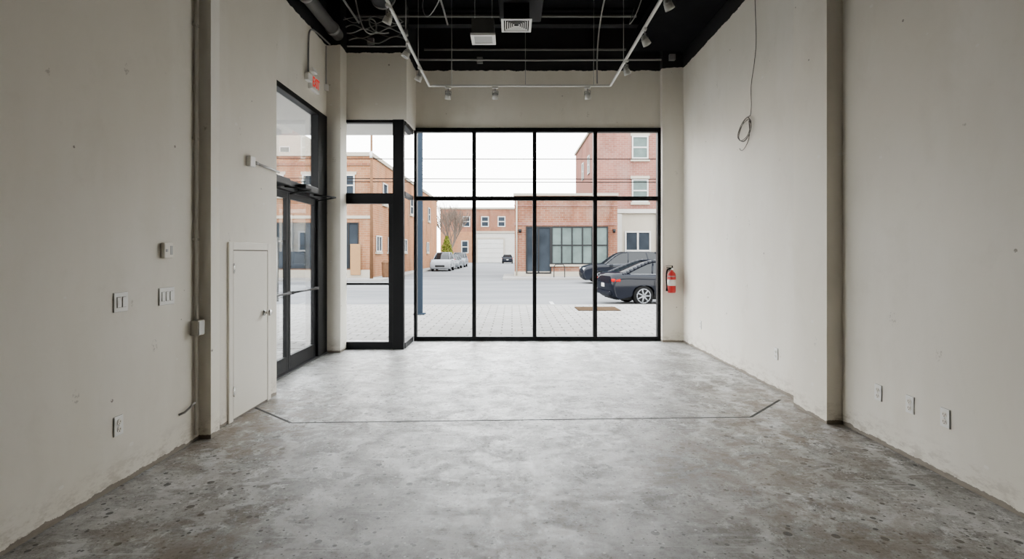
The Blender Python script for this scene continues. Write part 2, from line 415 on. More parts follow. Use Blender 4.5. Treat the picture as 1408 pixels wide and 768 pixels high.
# ------------------------------------------------------------------ wall fittings (built facing -Y, turned to their wall)
LR = (0, 0, math.pi/2); RR = (0, 0, -math.pi/2)
def outlet(loc, rot, lab):
    r = E('electrical_outlet', lab, 'outlet', loc, rot, group='duplex wall outlets')
    b = BM(); box(b, -.038, .038, -.009, -.002, -.062, .062); O(b, 'cover_plate', 'white', r, .003)
    b = BM(); box(b, -.0395, .0395, -.002, 0, -.0635, .0635); O(b, 'plate_shadow_gap', 'gap', r)
    for z in (-.024, .024):
        b = BM(); cyl(b, (0, -.008, z), (0, -.012, z), .018, seg=16); rc = O(b, 'receptacle', 'offwhite', r)
        b = BM(); box(b, -.010, -.006, -.0125, -.011, z-.004, z+.008); box(b, .006, .010, -.0125, -.011, z-.004, z+.007); cyl(b, (0, -.011, z-.011), (0, -.0125, z-.011), .004, seg=8)
        O(b, 'slot', 'slot', rc)
    b = BM(); cyl(b, (0, -.009, 0), (0, -.011, 0), .003, seg=8); O(b, 'screw', 'chrome', r)
    return r
o1 = outlet((2.90, 3.50, .40), RR, 'white duplex power outlet low on the plaster wall')
for y in (3.81, 4.14, 5.74, 8.05): clone(o1, (2.90, y, .40))
clone(o1, (-2.53, 3.36, .395), LR)
def switch(loc, gangs, lab):
    r = E('light_switch', lab, 'light switch', loc, LR)
    wd = .028+.046*gangs
    b = BM(); box(b, -wd/2-.0015, wd/2+.0015, -.002, 0, -.0635, .0635); O(b, 'plate_shadow_gap', 'gap', r)
    b = BM(); box(b, -wd/2, wd/2, -.009, -.002, -.062, .062); O(b, 'cover_plate', 'white', r, .003)
    for i in range(gangs):
        x = (i-(gangs-1)/2)*.046
        b = BM(); box(b, x-.018, x+.018, -.010, -.0092, -.035, .035); O(b, 'gap', 'gap', r)
        b = BM(); box(b, x-.016, x+.016, -.014, -.010, -.033, .033); O(b, 'rocker', 'white', r, .003)
switch((-2.53, 3.38, 1.185), 2, 'white two-gang rocker light switch on the plaster wall')
switch((-2.53, 3.83, 1.187), 3, 'white three-gang rocker light switch on the plaster wall')
r = E('thermostat', 'small plain pale grey thermostat box on the wall', 'thermostat', (-2.53, 3.815, 1.52), LR)
b = BM(); box(b, -.05, .05, -.032, 0, -.058, .058); O(b, 'body', 'offwhite', r, .008)
b = BM(); box(b, .012, .040, -.034, -.031, -.030, .035); O(b, 'screen', 'grey', r, .002)
b = BM(); box(b, -.035, -.015, -.035, -.031, -.01, .01); O(b, 'button', 'grey', r)

# conduit on the near left wall
r = E('conduit', 'painted vertical conduit with a junction box', 'conduit', (-2.512, 4.16, 0))
tube('pipe', [(0, 0, .97), (0, 0, CEIL)], .012, 'paintpipe', r)
tube('pipe', [(.0, 0, .85), (.0, 0, .06)], .010, 'paintpipe', r)
b = BM(); box(b, -.016, .045, -.045, .045, .85, .97); O(b, 'junction_box', 'paintpipe', r, .006)
b = BM(); box(b, .045, .049, -.038, .038, .857, .963); O(b, 'box_cover', 'steel', r, .002)
for z in (1.6, 2.4, 3.3, 4.2):
    b = BM(); box(b, -.016, .014, -.025, .025, z, z+.02); O(b, 'clamp', 'paintpipe', r)
tube('pipe_stub', [(-2.525, 3.97, .275), (-2.50, 4.00, .285), (-2.495, 4.12, .325)], .008, 'steel', label='short thin metal pipe stub on the wall', cat='pipe')

r = E('door_operator_bracket', 'small white metal box with a thin rod on the wall', 'bracket', (-2.5, 4.97, 2.37), LR)
b = BM(); box(b, -.05, .05, -.045, 0, -.05, .05); O(b, 'box', 'white', r, .008)
b = BM(); cyl(b, (.05, -.03, .0), (.58, -.03, -.01), .012); O(b, 'rod', 'steel', r)
b = BM(); cyl(b, (.05, -.03, 0), (.11, -.03, 0), .018); O(b, 'collar', 'steel', r)

# exit sign
r = E('exit_sign', 'exit sign with red lit letters and emergency lamps', 'exit sign', (-2.8, 7.34, 3.87), LR)
b = BM(); box(b, -.15, .15, -.05, 0, -.105, .105); O(b, 'housing', 'white', r, .008)
b = BM(); box(b, -.138, .138, -.053, -.049, -.092, .092); O(b, 'sign_face', 'label', r)
def text(s, size, name, mat, parent, loc, rot, ext=.002, bold=.0):
    cu = bpy.data.curves.new('t', 'FONT'); cu.body = s; cu.size = size; cu.extrude = ext; cu.align_x = 'CENTER'; cu.align_y = 'CENTER'; cu.offset = bold
    tmp = bpy.data.objects.new('t', cu); COL.objects.link(tmp); bpy.context.view_layer.update()
    me = bpy.data.meshes.new_from_object(tmp.evaluated_get(bpy.context.evaluated_depsgraph_get())); bpy.data.objects.remove(tmp)
    me.materials.clear(); me.materials.append(M[mat])
    ob = bpy.data.objects.new(name, me); COL.objects.link(ob); ob.parent = parent; ob.location = loc; ob.rotation_euler = rot
    return ob
tx = text('EXIT', .15, 'lettering', 'exitred', r, (0, -.055, 0), (math.pi/2, 0, 0), bold=.003)
tx.scale = (.80, 1.25, 1)
for x in (-.25, -.18):
    b = BM(); lathe(b, [(.012, .0), (.03, .01), (.04, .05), (.04, .06)], 14)
    O(b, 'emergency_lamp', 'white', r, loc=(x, -.07, .09), rot=(math.radians(70), 0, 0))
b = BM(); box(b, -.28, -.15, -.06, 0, -.03, .07); O(b, 'lamp_base', 'white', r, .008)
tube('sign_conduit', [(-2.78, 7.15, 3.98), (-2.78, 7.15, 4.42), (-2.78, 7.17, 4.56), (-2.77, 7.3, 4.63), (-2.76, 7.6, 4.64), (-2.74, 7.88, 4.64)], .012, 'steel', smooth=True, label='curved metal conduit feeding the exit sign', cat='conduit')
r = E('wall_sensor', 'small white wall sensor on a thin drop conduit', 'sensor', (-2.8, 7.83, 0), LR)
b = BM(); box(b, -.03, .03, -.05, 0, 3.93, 4.02); O(b, 'body', 'white', r, .006)
b = BM(); cyl(b, (0, -.02, 4.02), (0, -.02, 4.60), .009); O(b, 'conduit', 'steel', r)

# fire extinguisher
r = E('fire_extinguisher', 'red fire extinguisher hung on the wall pier', 'fire extinguisher', (2.675, 8.772, .84))
b = BM(); lathe(b, [(.058, 0), (.066, .01), (.068, .03), (.068, .29), (.060, .325), (.04, .35), (.022, .362), (.022, .38)], 24); O(b, 'cylinder', 'red', r)
b = BM(); cyl(b, (0, 0, .12), (0, 0, .22), .069, seg=24); O(b, 'paper_label', 'label', r)
b = BM(); cyl(b, (0, 0, .375), (0, 0, .415), .02); cyl(b, (0, -.02, .395), (0, -.035, .395), .016); O(b, 'valve', 'chrome', r)
b = BM(); box(b, -.09, .02, -.010, .010, .415, .425); box(b, -.10, .01, -.010, .010, .445, .455); box(b, 0, .02, -.01, .01, .415, .455); O(b, 'handle', 'slot', r, .003)
tube('hose', [(-.02, 0, .40), (-.07, -.01, .41), (-.10, -.02, .33), (-.095, -.03, .2), (-.09, -.03, .09)], .012, 'wire', r, smooth=True)
b = BM(); cyl(b, (-.09, -.03, .10), (-.088, -.03, .03), .012, .02); O(b, 'nozzle', 'wire', r)
b = BM(); box(b, -.02, .02, .066, .086, .1, .42); cyl(b, (0, 0, .27), (0, 0, .285), .071, seg=24); O(b, 'wall_bracket', 'steel', r)

# hanging wire on the right wall
rw = random.Random(11)
pts = [(2.885, 6.22, 4.62), (2.88, 6.20, 4.3), (2.885, 6.16, 4.0), (2.885, 6.25, 3.7), (2.88, 6.33, 3.5), (2.885, 6.30, 3.3), (2.88, 6.32, 3.16)]
for i in range(0, 34):
    t = math.pi*.7 - i*math.pi*2/11
    ry = .19+.035*math.sin(i*.55)+rw.uniform(-.012, .012); rz = .125+.02*math.sin(i*.9+1)+rw.uniform(-.01, .01)
    pts.append((2.872-.002*(i % 6), 6.43+ry*math.cos(t)*.95+.02*math.sin(i*.4), 3.02+rz*math.sin(t)-.04*math.cos(t)))
pts += [(2.87, 6.30, 2.92), (2.87, 6.42, 2.80), (2.87, 6.56, 2.76), (2.87, 6.6, 2.82)]
tube('hanging_cable', pts, .0045, 'wirebrown', smooth=True, label='thin dark cable hanging down the wall in a tangled coil', cat='cable')

# ------------------------------------------------------------------ ceiling equipment
r = E('lighting_track', 'white U-shaped lighting track hung from the black ceiling', 'lighting track', (0, 0, 4.0))
b = BM()
box(b, -1.250, -1.222, 2.5, 7.8, -.014, .014); box(b, 1.456, 1.484, 2.5, 7.8, -.014, .014)
box(b, -1.250, 1.484, 7.80, 7.828, -.014, .014)
O(b, 'rail', 'lamp', r, .003)
for (x, y) in ((-1.235, 5.0), (-1.235, 6.9), (1.47, 5.0), (1.47, 6.9), (.20, 7.814), (1.22, 7.814), (-.9, 7.814)):
    b = BM(); cyl(b, (x, y, .014), (x, y, 1.14 if abs(x) > 1.22 else CEIL-4.0), .0045, seg=8); O(b, 'hanger_rod', 'steel', r)
h = E('track_spotlight', 'small white track spotlight pointing down', 'spotlight', (-.953, 7.814, 3.986), (0, 0, .3), group='spotlights on the lighting track')
b = BM(); box(b, -.045, .045, -.014, .014, -.03, 0); O(b, 'track_adapter', 'lamp', h, .004)
b = BM(); cyl(b, (0, 0, -.03), (0, 0, -.065), .008, seg=10); cyl(b, (-.043, 0, -.068), (.043, 0, -.068), .006, seg=8)
cyl(b, (-.043, 0, -.068), (-.043, 0, -.125), .005, seg=8); cyl(b, (.043, 0, -.068), (.043, 0, -.125), .005, seg=8); O(b, 'yoke', 'steel', h)
b = BM(); lathe(b, [(.012, .045), (.020, .04), (.026, .015), (.042, -.02), (.047, -.065), (.043, -.067), (.040, -.045)], 18); hd = O(b, 'lamp_head', 'lamp', h, loc=(0, 0, -.12), rot=(.45, 0, 0))
b = BM()
for i in range(4): cyl(b, (0, 0, .028-.011*i), (0, 0, .032-.011*i), .030+.004*i, seg=16)
O(b, 'cooling_fin', 'steel', hd)
b = BM(); lathe(b, [(.040, -.048), (.020, -.056)], 18); O(b, 'lens', 'lens', hd)
for (x, y, rz) in ((-.25, 7.814, 0), (1.127, 7.814, -.4), (-1.236, 5.25, 1.2), (-1.236, 6.17, 1.8), (-1.236, 7.0, 1.4), (1.47, 4.95, -1.3), (1.47, 5.8, -1.6), (1.47, 6.75, -1.2)):
    clone(h, (x, y, 3.986), (0, 0, rz))

r = E('ceiling_diffuser', 'square white louvred ceiling air diffuser', 'air vent', (.06, 7.15, 4.60))
b = BM(); h2 = .205; a = h2; c = h2-.035
box(b, -a, a, -a, -c, 0, .012); box(b, -a, a, c, a, 0, .012); box(b, -a, -c, -c, c, 0, .012); box(b, c, a, -c, c, 0, .012)
O(b, 'frame', 'white', r, .002)
b = BM()
for i in range(1, 6):
    a = c*(1-i/6.2)+.012; e = a-.013; z = .004
    for s in (-1, 1):
        for ax in (0, 1):
            o = [(-a, s*a, z), (a, s*a, z), (e, s*e, z+.012), (-e, s*e, z+.012)]
            if ax: o = [(y, x, zz) for x, y, zz in o]
            b.faces.new([b.verts.new(p) for p in o])
O(b, 'louver', 'white', r)
b = BM(); box(b, -.17, .17, -.17, .17, .03, .24); O(b, 'duct_neck', 'ceil', r)
r = E('ceiling_light_box', 'hanging box fixture with a white-framed square panel', 'ceiling light', (-.40, 7.33, 4.48))
b = BM(); h2 = .17; c = .125
box(b, -h2, h2, -h2, -c, 0, .035); box(b, -h2, h2, c, h2, 0, .035); box(b, -h2, -c, -c, c, 0, .035); box(b, c, h2, -c, c, 0, .035)
O(b, 'frame', 'white', r, .004)
b = BM(); box(b, -c, c, -c, c, .012, .02); O(b, 'panel', 'diffuse_panel', r)
b = BM(); box(b, -.155, .155, -.155, .155, .035, .24); O(b, 'housing', 'darkpipe', r, .006)
for x in (-.12, .12):
    b = BM(); cyl(b, (x, 0, .24), (x, 0, CEIL-4.48), .005, seg=6); O(b, 'hanger_rod', 'steel', r)
b = BM(); box(b, -.18, .42, 3.0, 7.6, 4.845, 5.12); O(b, 'air_duct', 'duct', bevel=.02, label='black rectangular air duct under the ceiling deck', cat='duct')
b = BM(); box(b, 2.0, 2.88, 2.5, 8.75, 4.86, 5.12); O(b, 'air_duct', 'ceil', bevel=.02, label='wide black rectangular duct along the wall', cat='duct')
r = E('round_air_duct', 'round black air duct with collar rings', 'duct', (-1.72, 0, 4.92))
b = BM(); cyl(b, (0, 3.0, 0), (0, 7.0, 0), .16, seg=28); O(b, 'duct_body', 'duct', r)
for y in (4.6, 5.8, 6.95):
    b = BM(); cyl(b, (0, y, 0), (0, y+.05, 0), .17, seg=28); O(b, 'collar', 'darkpipe', r)
for y in (4.625, 5.825):
    for x in (-.17, .165):
        b = BM(); box(b, x, x+.005, y-.015, y+.015, 0, CEIL-4.92); O(b, 'hanger_strap', 'darkpipe', r)
r = E('steel_pipe', 'thick dark pipe running along the wall below the ceiling', 'pipe', (-2.62, 0, 4.78))
b = BM(); cyl(b, (0, 5.6, 0), (0, 7.88, 0), .085, seg=20); O(b, 'pipe', 'darkpipe', r)
for y in (6.6, 7.6):
    b = BM(); cyl(b, (0, y, 0), (0, y+.07, 0), .10, seg=20); O(b, 'coupling', 'steel', r)
for y in (3.6, 5.4, 7.0, 8.4):
    b = BM(); box(b, -2.43, 2.88, y-.07, y+.07, 5.14, 5.16); box(b, -2.43, 2.88, y-.008, y+.008, 5.16, 5.38); box(b, -2.43, 2.88, y-.07, y+.07, 5.36, 5.38)
    O(b, 'ceiling_beam', 'duct', label='black steel ceiling beam under the roof deck', cat='beam', kind='structure')
tube('conduit', [(-1.6, 8.93, 4.80), (.4, 8.93, 4.79), (2.86, 8.93, 4.80)], .017, 'steel', label='thin metal conduit along the top of the front wall', cat='conduit')
tube('conduit', [(-1.5, 8.95, 4.98), (1.95, 8.95, 4.98)], .022, 'darkpipe', label='dark pipe along the top of the front wall', cat='conduit')
tube('conduit', [(-2.55, 8.10, 4.70), (-1.62, 8.10, 4.70), (-1.58, 8.5, 4.70), (-1.58, 8.9, 4.71)], .014, 'steel', label='thin metal conduit around the wall corner', cat='conduit')
tube('conduit', [(-.97, 3, 4.95), (-.97, 7.9, 4.95)], .013, 'steel', label='thin metal conduit along the ceiling', cat='conduit')
tube('conduit', [(-2.30, 5.0, 4.95), (-2.28, 7.8, 4.93)], .015, 'steel', label='thin metal conduit beside the thick ceiling pipe', cat='conduit')
tube('conduit', [(1.30, 7.2, 5.1), (1.27, 7.6, 4.9), (1.25, 7.78, 4.6), (1.27, 7.81, 4.03)], .011, 'steel', smooth=True, label='flexible metal conduit dropping to the lighting track', cat='conduit')
tube('conduit', [(1.05, 3, 4.97), (1.08, 6.4, 4.96), (1.20, 7.15, 5.0)], .014, 'steel', label='metal conduit along the ceiling above the track', cat='conduit')
tube('conduit', [(-2.4, 8.0, 5.12), (1.9, 8.0, 5.12)], .020, 'darkpipe', label='dark pipe crossing under the ceiling beams', cat='conduit')
tube('cable', [(-.62, 5.2, 5.1), (-.70, 5.9, 4.6), (-.95, 6.3, 4.35), (-1.1, 6.5, 4.4), (-1.15, 6.6, 4.7), (-1.05, 6.8, 5.1)], .006, 'steel', smooth=True, label='loose looping grey cable under the ceiling', cat='cable')
tube('cable', [(1.75, 6.6, 5.14), (1.70, 6.9, 4.75), (1.62, 7.2, 4.62), (1.66, 7.5, 4.75), (1.8, 7.7, 5.1)], .007, 'darkpipe', smooth=True, label='slack dark cable drooping under the ceiling', cat='cable')
rc = random.Random(4)
for k_ in range(6):
    pts = [(-2.50+.11*i, 8.02-.05*k_+.01*math.sin(i*1.3+k_), 4.77+.045*k_+.055*math.sin(i*(1.2+.25*k_)+k_*2)+rc.uniform(-.02, .02)) for i in range(9)]
    tube('cable', pts, (.010, .007, .008, .010, .006, .009)[k_], ('darkpipe', 'wirebrown', 'steel', 'darkpipe', 'steel', 'darkpipe')[k_], smooth=True, label='loose grey cable bundled near the ceiling', cat='cable')
tube('cable', [(-2.2, 7.3, 5.14), (-2.15, 7.4, 4.72), (-2.05, 7.5, 4.60), (-1.95, 7.6, 4.72), (-1.98, 7.6, 4.9), (-2.1, 7.5, 4.88), (-2.0, 7.6, 4.66), (-1.8, 7.65, 4.72)], .010, 'steel', smooth=True, label='tangled loop of flexible metal cable near the ceiling', cat='cable')
for (x, y, z) in ((2.70, 8.83, 4.80), (-.55, 8.965, 4.80), (-2.2, 8.165, 4.80)):
    b = BM(); box(b, x-.05, x+.05, y-.034, y+.034, z-.05, z+.05); O(b, 'junction_box', 'steel', bevel=.004, label='small square metal junction box on a conduit', cat='junction box')
r = E('ceiling_sprinkler', 'small hanging sprinkler head on a thin drop pipe', 'sprinkler', (-1.50, 7.4, 0))
b = BM(); cyl(b, (0, 0, 4.65), (0, 0, CEIL), .009, seg=8); O(b, 'drop_pipe', 'steel', r)
b = BM(); cyl(b, (0, 0, 4.57), (0, 0, 4.65), .035, .03, seg=12); O(b, 'tip', 'steel', r)

# ------------------------------------------------------------------ outside ground
b = BM(); box(b, -40, 40, 9.05, 15.8, -.30, -.06); box(b, -40, -3.0, -6, 9.05, -.30, -.06)
O(b, 'sidewalk', 'paver', label='grey paved sidewalk in front of the shop', cat='sidewalk', kind='structure')
b = BM(); box(b, -120, 120, 15.8, 160, -.4, -.2)
O(b, 'street', 'asphalt', label='grey asphalt street and side street', cat='street', kind='structure')
b = BM(); box(b, -40, 40, 15.8, 15.98, -.25, -.05); O(b, 'kerb', 'kerb', bevel=.02, label='pale concrete kerb along the street', cat='kerb', kind='structure')
b = BM(); box(b, -60, -7.9, 31.8, 36, -.25, -.08); box(b, -9.3, -7.9, 36, 75, -.25, -.08)
O(b, 'sidewalk', 'kerb', label='concrete sidewalk around the orange brick building', cat='sidewalk', kind='structure')
b = BM(); box(b, -.6, 60, 33.3, 40, -.25, -.08); O(b, 'sidewalk', 'kerb', label='concrete sidewalk before the low brick building', cat='sidewalk', kind='structure')
b = BM(); box(b, 1.8, 2.95, 14.2, 15.1, -.06, -.035); O(b, 'tree_pit', 'soil', label='bare brown soil tree pit in the sidewalk', cat='tree pit')
for x in (1.3, 7.6, 13.9):
    b = BM(); box(b, x, x+.12, 16.0, 18.4, -.2, -.194); O(b, 'road_marking', 'line', label='faded white parking line on the asphalt', cat='road marking')
b = BM(); box(b, -2.43, -2.29, 13.3, 13.46, -.06, 5.6); box(b, -2.50, -2.22, 13.24, 13.52, -.06, -.03); O(b, 'street_post', 'bluepost', bevel=.01, label='tall dark blue-grey square metal post on the sidewalk', cat='post')
b = BM(); box(b, -6.5, -1.86, 8.46, 9.6, 3.66, 4.2); box(b, -6.5, -3.01, 4.5, 8.46, 3.66, 4.2)
O(b, 'entrance_canopy', 'soffit', label='pale flat canopy soffit over the entrance', cat='canopy', kind='structure')

# ------------------------------------------------------------------ buildings
def win(parent, face, a0, a1, z0, z1, at, glass='darkglass', frame='extwhite', nx=1, nz=2, t=.07):
    def bx(b, p0, p1, d0, d1, q0, q1):
        if face == 'F': box(b, p0, p1, at-d1, at-d0, q0, q1)
        elif face == 'S': box(b, at+d0, at+d1, p0, p1, q0, q1)
        else: box(b, at-d1, at-d0, p0, p1, q0, q1)
    b = BM(); bx(b, a0, a1, .0, .03, z0, z1); g = O(b, 'window', glass, parent)
    b = BM()
    bx(b, a0, a0+t, .03, .09, z0, z1); bx(b, a1-t, a1, .03, .09, z0, z1); bx(b, a0+t, a1-t, .03, .09, z1-t, z1); bx(b, a0+t, a1-t, .03, .09, z0, z0+t)
    for i in range(1, nx):
        x = a0+(a1-a0)*i/nx; bx(b, x-t/2, x+t/2, .03, .08, z0+t, z1-t)
    for i in range(1, nz):
        z = z0+(z1-z0)*i/nz; bx(b, a0+t, a1-t, .03, .075, z-t/2, z+t/2)
    O(b, 'window_frame', frame, g)
def sill(parent, name, *a, mat='stone'):
    b = BM(); box(b, *a); O(b, name, mat, parent)

r = E('low_brick_building', 'single-storey red brick building with a dark-framed storefront', 'building')
b = BM(); box(b, .2, 7.25, 36, 39.6, -.15, 5.45); O(b, 'brick_wall', 'brick', r)
b = BM(); box(b, .1, 7.3, 35.9, 39.65, 5.45, 5.62); O(b, 'coping', 'stone', r)
sill(r, 'brick_band', .15, 7.25, 35.93, 36, 4.72, 4.85, mat='brick3')
sill(r, 'brick_band', .15, 7.25, 35.93, 36, 3.42, 3.62, mat='brick3')
sill(r, 'stone_base', .15, 7.25, 35.93, 36, -.1, .25, mat='stone')
win(r, 'F', .95, 2.7, .1, 3.35, 36, 'darkglass', 'blackm', 2, 1, .1)
win(r, 'F', 2.7, 5.55, .75, 3.35, 36, 'greenglass', 'blackm', 4, 2, .09)
win(r, 'F', 5.65, 6.6, .75, 3.35, 36, 'greenglass', 'blackm', 1, 2, .09)
sill(r, 'window_sill', 2.6, 6.7, 35.86, 36, .6, .74)
for x in (.55, 7.0):
    b = BM(); cyl(b, (x, 35.86, 2.9), (x, 35.86, 3.15), .08, .12, seg=10); O(b, 'wall_lamp', 'blackm', r)
b = BM(); cyl(b, (.32, 35.93, 0), (.32, 35.93, 5.4), .05, seg=8); O(b, 'downpipe', 'stone', r)

r = E('tall_brick_building', 'three-storey red brick building with white windows', 'building')
b = BM(); box(b, 6.33, 22, 40, 52, 4.8, 11.2); O(b, 'brick_wall', 'brick3', r)
b = BM(); box(b, 7.4, 22, 40, 52, -.15, 4.6); O(b, 'ground_floor', 'stone', r)
b = BM(); box(b, 6.2, 22, 39.75, 52, 4.55, 4.85); O(b, 'cornice', 'stucco', r)
b = BM(); box(b, 6.2, 22, 39.8, 52.1, 11.2, 11.4); O(b, 'roof_cornice', 'stone', r)
for x in (9.15, 12.6, 16):
    for z in (5.4, 8.7):
        win(r, 'F', x, x+1.25, z, z+1.75, 40, 'greenglass', 'extwhite', 1, 2, .1)
        sill(r, 'window_lintel', x-.1, x+1.35, 39.93, 40, z+1.75, z+2.0); sill(r, 'window_sill', x-.1, x+1.35, 39.85, 40, z-.2, z)
for y in (42.5, 46): win(r, 'W', y, y+1.0, 8.0, 9.5, 6.33, 'greenglass', 'extwhite', 1, 2, .1)
win(r, 'F', 8.6, 10.6, .2, 3.2, 40, 'darkglass', 'extwhite', 2, 2, .12)
for x in (8.0, 11.0):
    b = BM(); box(b, x, x+.35, 39.8, 40, -.1, 4.5); O(b, 'pilaster', 'stucco', r)

r = E('corner_brick_building', 'two-storey orange brick corner building with dark shop windows', 'building')
b = BM(); box(b, -40, -9.16, 34, 64, -.15, 7.8); O(b, 'brick_wall', 'brick2', r)
b = BM(); box(b, -40, -9.05, 33.88, 64.1, 7.8, 8.05); O(b, 'coping', 'stone', r)
sill(r, 'brick_cornice', -40, -9.08, 33.90, 34, 7.2, 7.35, mat='brick'); sill(r, 'stone_band', -40, -9.08, 33.92, 34, 3.75, 3.95)
sill(r, 'stone_base', -40, -9.1, 33.93, 34, -.1, .42)
for x0, x1, nx in ((-11.25, -9.95, 2), (-15.3, -12.5, 3), (-19.5, -16.5, 3), (-24, -21, 3)):
    win(r, 'F', x0, x1, .5, 3.5, 34, 'darkglass', 'blackm', nx, 2, .07)
for x in (-11.3, -13.6, -15.9, -18.2, -20.5):
    win(r, 'F', x, x+1.1, 5.2, 6.6, 34, 'darkglass', 'extwhite', 1, 2, .08)
    sill(r, 'window_sill', x-.1, x+1.2, 33.86, 34, 5.05, 5.2); sill(r, 'window_lintel', x-.1, x+1.2, 33.95, 34, 6.6, 6.8)
b = BM(); box(b, -10.45, -9.8, 33.84, 33.90, .1, 2.1); O(b, 'plywood_panel', 'tan', r)
for y in (35.2, 38.5, 44, 50, 56):
    win(r, 'S', y, y+1.4, 1.6, 2.7, -9.16, 'darkglass', 'extwhite', 2, 1, .08)
    sill(r, 'window_sill', -9.16, -9.04, y-.1, y+1.5, 1.45, 1.6)
for y in (37, 42, 47, 52, 57):
    win(r, 'S', y, y+1.3, 5.0, 6.5, -9.16, 'darkglass', 'extwhite', 1, 2, .08)
    sill(r, 'window_sill', -9.16, -9.04, y-.1, y+1.4, 4.85, 5.0)

r = E('distant_building', 'two-storey brick building with a white garage at the street end', 'building')
b = BM(); box(b, -13, 2.5, 95, 108, 5.4, 9.5); O(b, 'brick_wall', 'brick', r)
b = BM(); box(b, -13, -6.8, 95, 108, -.2, 5.4); O(b, 'brick_wall', 'brick2', r)
b = BM(); box(b, -6.8, 2.5, 95, 108, -.2, 5.4); O(b, 'white_wall', 'stucco', r)
b = BM(); box(b, -13.1, 2.6, 94.8, 108, 9.5, 9.8); O(b, 'coping', 'stone', r)
b = BM(); box(b, -6.9, 2.5, 94.8, 95, 5.2, 5.5); O(b, 'stone_band', 'stone', r)
for x in (-9, -5.6, -2.6): win(r, 'F', x, x+1.4, 6.3, 8.2, 95, 'darkglass', 'extwhite', 1, 2, .15)
win(r, 'F', -9.2, -7.9, 1.5, 3.8, 95, 'darkglass', 'extwhite', 1, 2, .15)
b = BM(); box(b, -6.2, -1.6, 94.85, 95, -.2, 4.1)
for i in range(5): box(b, -6.2, -1.6, 94.80, 94.85, -.1+i*.84, .60+i*.84)
O(b, 'garage_door', 'extwhite', r)
b = BM(); box(b, -6.45, -6.2, 94.78, 95, -.2, 4.35); box(b, -1.6, -1.35, 94.78, 95, -.2, 4.35); box(b, -6.2, -1.6, 94.78, 95, 4.1, 4.35); O(b, 'garage_frame', 'stone', r)
r = E('distant_tower', 'pale tall apartment building rising behind the brick roofs', 'building')
b = BM(); box(b, -44, -32.5, 80, 92, -.2, 20); O(b, 'wall', 'stone', r)
for x in (-41.5, -38.5, -35.5):
    for z in (9, 12.5, 16): win(r, 'F', x, x+1.6, z, z+1.8, 80, 'greenglass', 'extwhite', 1, 2, .12)

